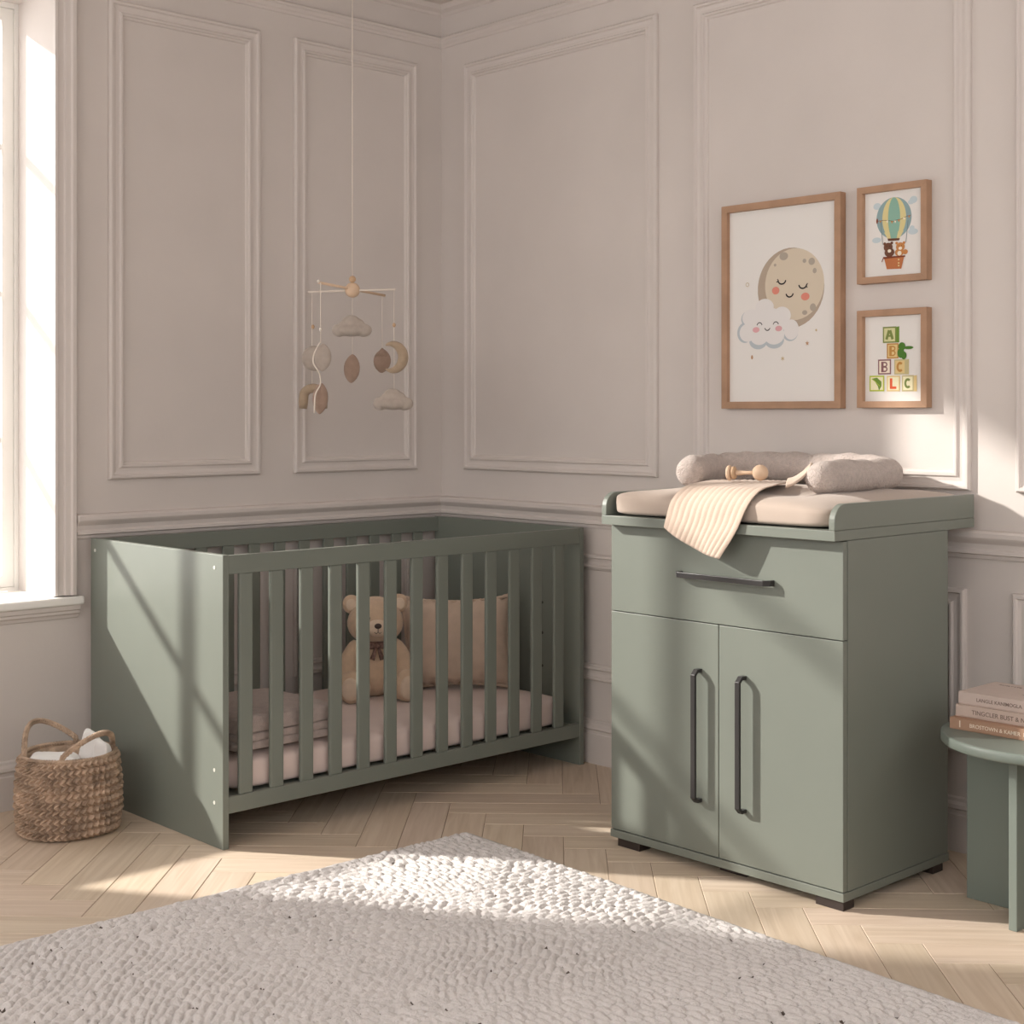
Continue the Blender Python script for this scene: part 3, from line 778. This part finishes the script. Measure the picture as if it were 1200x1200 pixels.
c_g1 = flat('balloon_green', '#8db5a4'); c_y1 = flat('balloon_cream', '#dccf97'); c_bl = flat('balloon_blue', '#8fa9ac'); c_br = flat('bear_brown', '#6f4a38'); c_or = flat('bear_orange', '#c98a52')
c_bs = flat('basket_clay', '#bd754a'); c_rm = flat('basket_rim', '#7d3f26'); c_sky = flat('pale_cloud', '#c6d3d8'); c_wt = flat('art_cream', '#efe4d2'); c_rope = flat('rope_grey', '#6f7c80')
A = Art()
for e in ((2.016, 1.8661, .013, .0101), (2.028, 1.862, .010, .007), (2.1383, 1.8738, .0125, .0105), (2.130, 1.868, .010, .007), (2.1366, 1.7809, .0164, .0087), (2.0143, 1.7653, .0154, .0083), (2.1333, 1.7914, .0082, .0073)): A.ell(e, c_sky)
bc, bz, rx, rz = 2.0729, 1.8264, .0591, .0612
def env(f, m):   # a stripe of the envelope between two meridians
    L = []
    for k in range(29):
        a = PI / 2 - PI * k / 28; z = bz + rz * math.sin(a); r = rx * math.cos(a)
        if z < bz: z = bz - (bz - z) * 1.0; 
        L.append((r, z))
    f0, f1 = f
    pts = [(bc + r * f0, z) for r, z in L] + [(bc + r * f1, z) for r, z in reversed(L)]
    A.poly(pts, m)
env((-1, 1), c_bl); env((-1, -.64), c_bl); env((-.66, -.33), c_y1); env((-.33, .36), c_g1); env((.36, .69), c_y1)
A.poly([(2.040, 1.786), (2.106, 1.786), (2.091, 1.764), (2.0535, 1.764)], c_y1); A.poly([(2.058, 1.79), (2.088, 1.79), (2.082, 1.765), (2.063, 1.765)], c_g1)
A.poly([(2.0517, 1.7673), (2.093, 1.7649), (2.091, 1.7586), (2.0534, 1.7595)], c_br)
bt = [(2.016, 1.822), (2.0398, 1.8225), (2.0618, 1.8186), (2.0719, 1.8162), (2.0836, 1.8195), (2.097, 1.8206), (2.1185, 1.8278), (2.1301, 1.8291)]
for p, q in zip(bt, bt[1:]):
    A.line(p, q, .0014, c_br); mx_ = (p[0] + q[0]) / 2; mz_ = (p[1] + q[1]) / 2
    A.poly([(mx_ - .004, mz_), (mx_, mz_ - .008), (mx_ + .004, mz_)], c_wt if bt.index(p) % 2 else c_or)
A.ell((2.0165, 1.822, .003, .008), c_rm)
A.line((2.029, 1.818), (2.0355, 1.7503), .0016, c_rope); A.line((2.1208, 1.8144), (2.1136, 1.7508), .0016, c_rope)
for e in ((2.0541, 1.7412, .0150, .0135), (2.0584, 1.7255, .0165, .0133), (2.0425, 1.7521, .0047, .0045), (2.0662, 1.7530, .0047, .0041)): A.ell(e, c_br)
A.ell((2.0584, 1.7300, .0060, .0050), c_wt)
for e in ((2.0953, 1.7392, .0145, .0130), (2.0923, 1.7235, .015, .0117), (2.0829, 1.751, .0043, .0041), (2.1076, 1.7503, .0043, .0041), (2.1119, 1.7232, .0083, .0073)): A.ell(e, c_or)
A.ell((2.0953, 1.7350, .0060, .0045), c_wt); A.ell((2.0925, 1.7205, .007, .007), c_wt)
for cx, cz in ((2.0495, 1.7440), (2.0590, 1.7440), (2.0905, 1.7425), (2.1000, 1.7425)): A.ell((cx, cz, .0011, .0013), c_bk)
A.poly([(2.0398, 1.7128), (2.1086, 1.7118), (2.0986, 1.6745), (2.05, 1.6765)], c_bs)
A.poly([(2.0372, 1.7135), (2.1119, 1.713), (2.1119, 1.7085), (2.0372, 1.7074)], c_rm)
for cz in (1.702, 1.692, 1.684): A.ell((2.090, cz, .0028, .0022), c_y1)
A.line((2.0372, 1.709), (2.0335, 1.699), .003, c_rm)
picture(1.955, 2.190, 1.6365, 1.926, .0195, .030, 'small oak-framed print of a striped hot air balloon carrying two bears', A, 'balloon')

A = Art()
def glyph(t, cx, cz, hw, hh, m):
    w = .0085
    if t == 'A':
        A.line((cx - hw, cz - hh), (cx - .0015, cz + hh), w, m); A.line((cx + hw, cz - hh), (cx + .0015, cz + hh), w, m); A.line((cx - hw * .6, cz - hh * .25), (cx + hw * .6, cz - hh * .25), w * .6, m)
    if t in 'BL': A.line((cx - hw * .7, cz - hh - .002), (cx - hw * .7, cz + hh + .002), w, m)
    if t == 'L': A.line((cx - hw * .7, cz - hh + .001), (cx + hw, cz - hh + .001), w * .85, m)
    if t == 'B':
        for dz, q in ((hh * .52, .006), (-hh * .50, .0065)):
            A.line((cx - hw * .7, cz + dz + q), (cx + hw * .1, cz + dz + q), w * .5, m); A.line((cx - hw * .7, cz + dz - q), (cx + hw * .1, cz + dz - q), w * .5, m)
            A.arc(cx + hw * .1, cz + dz, q * 1.1, q, -PI / 2, PI / 2, w * .5, m)
    if t == 'C': A.arc(cx, cz, hw * .8, hh * .85, PI * .25, PI * 1.75, w * .85, m)
def block(a0, z1, a1, z0, edge, face, t=None, tc=None, side=None):
    if side: A.poly([(a1 - .012, z1 - .002), (a1, z1), (a1, z0), (a1 - .012, z0)], side); a1 -= .010
    A.poly([(a0, z0), (a1, z0), (a1, z1), (a0, z1)], edge); m = .0042
    A.poly([(a0 + m, z0 + m), (a1 - m, z0 + m), (a1 - m, z1 - m), (a0 + m, z1 - m)], face)
    if t: glyph(t, (a0 + a1) / 2, (z0 + z1) / 2, .0105, .0135, tc)
olive = flat('olive', '#7d8a4b'); pale_ol = flat('pale_olive', '#d5d3a0'); wheat = flat('wheat', '#e0c88f'); ochre = flat('ochre', '#c08d4a'); plumc = flat('plum_edge', '#8b6466'); leafg = flat('leaf_green', '#6f8f3a'); dkg = flat('dark_green', '#4f7d33'); redo = flat('red_orange', '#e0603a'); lime = flat('lime', '#b5c243'); sandc = flat('sand_edge', '#c5b98c'); cream = flat('cream_face', '#ece6c2')
block(2.0354, 1.5057, 2.091, 1.4578, olive, pale_ol, 'A', olive, leafg)
block(2.049, 1.4563, 2.0886, 1.4109, ochre, wheat, 'B', ochre)
block(2.0194, 1.4093, 2.0635, 1.3645, plumc, c_wt, 'B', plumc)
block(2.0743, 1.4084, 2.1235, 1.3633, sandc, wheat, 'C', ochre, sandc)
block(1.9902, 1.3614, 2.0405, 1.3146, lime, cream)
block(2.0493, 1.3603, 2.0936, 1.314, wheat, cream, 'L', redo)
block(2.1003, 1.3608, 2.150, 1.3134, sandc, cream, 'C', olive, wheat)
for e in ((2.1003, 1.4458, .0116, .0123), (2.097, 1.4268, .0116, .0147), (2.1069, 1.4192, .0093, .0117), (2.1222, 1.4416, .0165, .0047)): A.ell(e, dkg)
A.poly([(1.9971, 1.3523), (2.016, 1.3555), (2.0314, 1.3434), (2.0317, 1.3306), (2.0231, 1.3163), (2.0193, 1.3297), (2.010, 1.3430)], leafg)
A.line((2.001, 1.352), (2.026, 1.330), .0018, lime)
picture(1.955, 2.190, 1.2655, 1.557, .0195, .030, 'small oak-framed print of stacked alphabet blocks below the balloon print', A, 'blocks')

# ------------------------------------------------------------------ baby mobile
def mobile():
    hx, hy = -.768, -.43
    F_ = Vector((math.sin(TH), math.cos(TH), 0)); R_ = Vector((math.cos(TH), -math.sin(TH), 0))
    D = (hx + 3.7741) * F_.x + (hy + 4.421) * F_.y
    hub = Vector((hx, hy, 1.671))
    root = empty('baby_mobile', (hx, hy, CEIL), 'hanging baby mobile with wooden crossbars and felt clouds above the crib', 'mobile')
    def loc(mb): mb.v = [(x - hx, y - hy, z - CEIL) for x, y, z in mb.v]; return mb
    def part(mb, n, m, par=root): return loc(mb).build(n, M[m], par)
    def P(lat, dep, z): v = hub + R_ * lat + F_ * dep; return Vector((v.x, v.y, z))
    def zpx(py, dep=0): return 1.25 + (484 - py) / 1700 * (D + dep)
    k = D / 1700
    mb = MB(); mb.tube([(hx, hy, CEIL), (hx, hy, 1.70)], .0016, 8); part(mb, 'hanging_cord', 'cord')
    mb = MB(); mb.ell(hub, (.026, .026, .026), 0, 24); part(mb, 'hub_ball', 'beech')
    mb = MB(); mb.ell(hub + Vector((0, 0, .037)), (.012, .012, .012), 0, 20); part(mb, 'bead', 'beech_dark')
    mb = MB(); mb.tube([P(-.156, .03, 1.667), P(.150, -.03, 1.671)], .0035, 10); part(mb, 'crossbar', 'cord')
    mb = MB(); mb.tube([P(-.100, -.120, 1.686), P(.100, .120, 1.662)], .0045, 10); part(mb, 'crossbar', 'beech')
    mb = MB(); mb.ell(P(-.100, -.120, 1.690), (.005, .005, .006), 0, 12); part(mb, 'bead', 'cord')
    def string(lat, dep, z0, z1, r=.0012):
        mb = MB(); mb.tube([P(lat, dep, z0), P(lat, dep, z1)], r, 6); part(mb, 'thread', 'cord')
    def bead(lat, dep, py, m='beech_dark', r=.006):
        mb = MB(); mb.ell(P(lat, dep, zpx(py, dep)), (r, r, r * 1.3), 0, 12); part(mb, 'bead', m)
    def sq(dep): return (tuple(F_), .42)
    def cloud(lat, dep, py, name='cloud', m='felt', s=1.0):
        c = lambda x, y, r1, r2: mbc.ell(P(lat + x * k * s, dep, zpx(py + y * s, dep)), (r1 * k * s, r1 * k * s * .62, r2 * k * s), 0, 22, Matrix.Rotation(-TH, 3, 'Z'))
        mbc = MB()
        c(0, -2, 12, 11); c(-14, 5, 9, 8); c(14, 5, 10.5, 8); c(0, 5, 18, 7.5); c(7, -1, 9, 8); c(-7, 0, 8, 7)
        o = part(mbc, name, m); rm = o.modifiers.new('felted', 'REMESH'); rm.mode = 'VOXEL'; rm.voxel_size = .0022; rm.use_smooth_shade = True
        sm = o.modifiers.new('soften', 'SMOOTH'); sm.iterations = 14; sm.factor = .6
    def leaf(lat, dep, py, w, h, name, m, tip=True):
        mbc = MB()
        def sh(p): f = 1 - .35 * abs(p.z) ** 3 if tip else 1; return Vector((p.x * f, p.y * f, p.z))
        mbc.ell(P(lat, dep, zpx(py, dep)), (w * k, w * k * .5, h * k), 0, 22, Matrix.Rotation(-TH, 3, 'Z') @ Matrix.Rotation(.06, 3, 'Y'), sh)
        part(mbc, name, m)
    # centre: cloud above a petal
    string(0, 0, 1.65, zpx(415)); cloud(-.004, 0, 382, 'cloud'); leaf(-.002, 0, 432, 9.5, 17, 'petal', 'felt_rose')
    # outer bar, window side: ball and rainbow
    string(-.142, .028, 1.667, zpx(452)); bead(-.139, .028, 383)
    mbc = MB(); mbc.ell(P(-.134, .028, zpx(420, .028)), (15 * k, 9 * k, 15 * k), 0, 24, Matrix.Rotation(-TH, 3, 'Z')); part(mbc, 'felt_ball', 'felt')
    rp = []; 
    for i in range(22):
        a = PI * 1.0 - PI * i / 21
        rp.append(P(-.138 + math.cos(a) * 11 * k, .028, zpx(464 - math.sin(a) * 9, .028)))
    rp = [P(-.138 - 12 * k, .028, zpx(479, .028)), P(-.138 - 11.6 * k, .028, zpx(471, .028))] + rp + [P(-.138 + 11.6 * k, .028, zpx(471, .028)), P(-.138 + 12 * k, .028, zpx(479, .028))]
    mbc = MB(); mbc.tube(rp, [4.6 * k] + [5.6 * k] * (len(rp) - 2) + [4.6 * k], 16); part(mbc, 'rainbow', 'felt_tan')
    # near bar end: cone petals on a pale cord
    d1 = -.12
    string(-.093, d1, 1.686, zpx(402, d1), .0018); bead(-.093, d1, 386, 'cord', .005)
    leaf(-.086, d1, 419, 10, 16, 'petal', 'felt')
    cp_ = smooth_path([P(-.093, d1 - .02, zpx(402, d1)), P(-.110, d1 - .03, zpx(414, d1)), P(-.114, d1 - .03, zpx(425, d1)), P(-.100, d1 - .03, zpx(434, d1)), P(-.093, d1 - .02, zpx(440, d1)), P(-.093, d1 - .01, zpx(451, d1)), P(-.107, d1 - .03, zpx(463, d1)), P(-.110, d1 - .03, zpx(484, d1))], 40)
    mbc = MB(); mbc.tube(cp_, .0024, 8); part(mbc, 'edge_cord', 'cord')
    leaf(-.094, d1, 467, 9, 18, 'petal', 'felt_rose')
    # far bar end: leaf
    string(.092, .11, 1.663, zpx(412, .11)); leaf(.092, .11, 423, 10.5, 14.5, 'felt_leaf', 'felt_rose')
    mbc = MB(); mbc.lathe([(0, 10 * k), (4 * k, 6 * k), (8 * k, 0), (0, 0)], P(.092, .11, zpx(417, .11)), 14); part(mbc, 'leaf_tip', 'felt_rose')
    # outer bar, room side: crescent and cloud
    string(.145, -.029, 1.671, zpx(460)); bead(.145, -.029, 381)
    cr = []; rr = []
    for i in range(30):
        a = math.radians(118) - math.radians(236) * i / 29
        cr.append(P(.135 + math.cos(a) * 14 * k, -.029, zpx(419 - math.sin(a) * 15.5))); rr.append((.6 + 5.6 * math.sin(PI * i / 29) ** .8) * k)
    mbc = MB(); mbc.tube(cr, rr, 16); part(mbc, 'crescent_moon', 'felt_tan')
    cloud(.140, -.029, 468, 'cloud', 'felt')
    mb = MB(); mb.lathe([(0, 0), (.020, 0), (.020, -.006), (.006, -.012), (0, -.012)], (hx, hy, CEIL - .0005), 20); part(mb, 'ceiling_rose', 'cord')
mobile()

# ------------------------------------------------------------------ woven basket
def basket():
    bx, by, R0, H0 = -1.758, -.338, .134, .226
    root = empty('woven_basket', (bx, by, 0), 'round woven seagrass basket with two loop handles beside the crib', 'basket')
    m = mat('seagrass', (.47, .345, .255), .85, .38, 24, .7, 160, .15, bdist=.006)
    nu, nv = 420, 130; rows = 10
    vs = []
    for i in range(nv):
        t = i / (nv - 1); z = .004 + t * H0
        rb = R0 * (.955 + .10 * math.sin(PI * (t * .72 + .16)) - .02 * t)
        for j in range(nu):
            a = 2 * PI * j / nu
            r_ = t * rows; f = r_ - math.floor(r_)
            row = math.sqrt(max(0, 1 - (2 * f - 1) ** 2))
            ph = a * 46 + (1 if int(r_) % 2 else 0) * 1.2
            dirn = 1 if f < .5 else -1
            strand = math.sin(ph + dirn * (f - .5) * 7.5)
            d = .0105 * row + .0085 * strand * (.4 + .6 * row) + .004 * noise.noise(Vector((a * 5, t * 5, 1)))
            vs.append(((rb + d) * math.cos(a), (rb + d) * math.sin(a), z + .002 * math.sin(a * 3)))
    fs = [(i * nu + j, i * nu + (j + 1) % nu, (i + 1) * nu + (j + 1) % nu, (i + 1) * nu + j) for i in range(nv - 1) for j in range(nu)]
    mb = MB(); mb.add(vs, fs, 0, True)
    top = R0 * .97
    mb.lathe([(top, H0), (top - .010, H0 + .001), (top - .014, H0 - .02), (R0 * .88, .02), (0, .018)], (0, 0, 0), 64)
    mb.lathe([(0, .002), (R0 * .97, .002), (R0 * .99, .010)], (0, 0, 0), 64)
    body = mb.build('basket_body', m, root)
    def braid(P, name, r=.0075, turns=9):
        P = [Vector(p) for p in P]; N = len(P); mbb = MB()
        for s in range(3):
            Q = []
            for i, p in enumerate(P):
                t = (P[min(i + 1, N - 1)] - P[max(i - 1, 0)]).normalized()
                u = t.cross(Vector((0.3, .9, .2))).normalized(); w = t.cross(u)
                a = turns * 2 * PI * i / N + s * 2 * PI / 3
                Q.append(p + u * (math.sin(a) * r * .8) + w * (math.sin(2 * a) * r * .45))
            mbb.tube(Q, r * .62, 8)
        return mbb.build(name, m, root)
    rim = [((top + .003) * math.cos(2 * PI * i / 200), (top + .003) * math.sin(2 * PI * i / 200), H0 + .003) for i in range(201)]
    braid(rim, 'braided_rim', .0080, 34)
    # handles: angles measured in the camera's frame, 0 = towards the right of the view
    for a_mid, spread, hgt, lean in ((150, 60, .084, .012), (-30, 58, .078, .008)):
        a0 = math.radians(a_mid - spread) - TH; a1 = math.radians(a_mid + spread) - TH
        A0 = Vector((top * math.cos(a0), top * math.sin(a0), H0 - .03)); A1 = Vector((top * math.cos(a1), top * math.sin(a1), H0 - .03))
        am = math.radians(a_mid) - TH; out_ = Vector((math.cos(am), math.sin(am), 0))
        P = []
        for i in range(70):
            t = i / 69; c = A0.lerp(A1, t); s = math.sin(PI * t)
            P.append(c + out_ * (top * (1 - math.cos(math.radians(spread))) * s + lean * s) + Vector((0, 0, .03 + (hgt) * s ** .75)) * min(1, s * 6))
        braid(P, 'handle', .0068, 12)
    # cloths in the basket
    def world(px_lat, dep, z):
        F_ = Vector((math.sin(TH), math.cos(TH), 0)); R_ = Vector((math.cos(TH), -math.sin(TH), 0))
        return Vector((bx, by, 0)) + R_ * px_lat + F_ * dep + Vector((0, 0, z))
    def cloth(name, c, hx_, hy_, hz_, rz, ry, label, p=5):
        r = empty(name, tuple(c), label, 'cloth', group='white cloths in the basket')
        q = soft_box(0, 0, -hz_, hx_, hy_, 2 * hz_, 7, 4 if hz_ > .05 else 2.4, 40, 20, 0, .012, 18, c.x * 7)
        Rm = Matrix.Rotation(rz, 3, 'Z') @ Matrix.Rotation(ry, 3, 'Y')
        q.v = [tuple(Rm @ Vector(v)) for v in q.v]
        # a soft crease running along the roll
        q.v = [(x, y, z + .004 * math.sin(y * 120 + x * 40)) for x, y, z in q.v]
        q.build('cloth_fold', M['white_cloth'], r)
    cloth('folded_cloth', world(-.040, -.030, .200), .072, .050, .036, -TH + .1, .03, 'white cloth lying flat and rolled in the mouth of the basket')
    cloth('folded_cloth', world(.042, .030, .208), .030, .014, .085, -TH, .22, 'white folded cloth standing upright in the basket, tallest of its cloths')
    cloth('folded_cloth', world(.088, -.004, .200), .027, .013, .072, -TH - .3, .22, 'white folded cloth standing under the basket handle next to the crib')
    # dark inner padding: more cloth filling the basket
    return root
basket()

# ------------------------------------------------------------------ side table and books
tb = empty('side_table', (-.335, -2.705, 0), 'round sage green side table with crossed panel legs', 'side table')
def tp(mb, n, m='green2', b=.002): return local(tb, mb).build(n, M[m], tb, b)
mb = MB(); mb.lathe([(0, .424), (.249, .424), (.252, .427), (.252, .447), (.249, .450), (0, .450)], (-.335, -2.705, 0), 96, 0, False); o = tp(mb, 'table_top', b=0)
for p in o.data.polygons: p.use_smooth = abs(p.normal.z) < .5
mb = MB(); mb.box(-.356, -.332, -2.90, -2.500, 0, .4235); tp(mb, 'leg_panel')
mb = MB(); mb.box(-.497, -.3565, -2.712, -2.690, 0, .4235); mb.box(-.3315, -.175, -2.712, -2.690, 0, .4235); tp(mb, 'leg_panel')

def text_mesh(t, size, bold=0.0):
    cu = bpy.data.curves.new('t', 'FONT'); cu.body = t; cu.size = size; cu.offset = bold; cu.extrude = .0002
    ob = bpy.data.objects.new('t', cu); COL.objects.link(ob); bpy.context.view_layer.update()
    me = bpy.data.meshes.new_from_object(ob.evaluated_get(bpy.context.evaluated_depsgraph_get()))
    v = [tuple(x.co) for x in me.vertices]; f = [tuple(p.vertices) for p in me.polygons]
    bpy.data.objects.remove(ob); bpy.data.curves.remove(cu); bpy.data.meshes.remove(me); return v, f
def book(x0, ytop, L, D_, z0, h, rz, cover, label, spine, ink, size, off, mark=None):
    """spine faces the window side (-x); the book runs from ytop towards the camera"""
    r = empty('book', (x0, ytop, z0), label, 'book', rz, group='books stacked on the side table')
    t = .0022
    mb = MB(); mb.box(0, D_, -L, 0, 0, t); mb.box(0, D_, -L, 0, h - t, h); mb.box(0, t, -L, 0, t, h - t); mb.build('cover', M[cover], r, .001)
    mb = MB(); mb.box(t, D_ - .004, -L + .004, -.004, t, h - t); mb.build('pages', M['pages'], r)
    v, f = text_mesh(spine, size, .00012)
    mb = MB(); mb.add([(-.0003 - p[2], -off - p[0], h * .5 - size * .35 + p[1]) for p in v], f); mb.build('spine_title', M[ink], r)
    if mark: mark(r, h)
    return r
def bar_mark(r, h):
    mb = MB(); mb.box(-.0006, 0, -.030, -.027, h * .22, h * .8); mb.build('spine_mark', M['ink_pale'], r)
def cover_mark(r, h):
    mb = MB(); mb.add([(x, y, h + .0004) for x, y in ((.070, -.135), (.078, -.165), (.082, -.215), (.070, -.240), (.052, -.235), (.058, -.190))], [(0, 1, 2, 3, 4, 5)]); mb.build('cover_picture', M['plum'], r)
    mb = MB(); mb.add([(x, y, h + .0004) for x, y in ((.082, -.150), (.105, -.175), (.115, -.240), (.088, -.240), (.086, -.190))], [(0, 1, 2, 3, 4)]); mb.build('cover_picture', M['lilac'], r)
    v, f = text_mesh('FAMILY LIFE', .012)
    mb = MB(); mb.add([(.150 + p[1], -.03 - p[0], h + .0003 + p[2]) for p in v], f); mb.build('cover_title', M['ink'], r)
book(-.440, -2.500, .270, .200, .4502, .029, 0, 'book_brown', 'tan book, lowest of the three stacked on the side table', 'BROSTOWN & KAMER  DALWITE', 'ink_pale', .0135, .055, bar_mark)
book(-.418, -2.504, .262, .190, .4794, .030, 0, 'book_mid', 'beige book with dark spine lettering, middle of the stack on the side table', 'TINGCLER BUST & N. ETA', 'ink', .0155, .045)
book(-.408, -2.506, .255, .190, .5096, .031, 0, 'book_pale', 'pale book with dark cover picture, topmost of the stack on the side table', 'LANGLE KANIMOGLA', 'ink', .0125, .050, cover_mark)
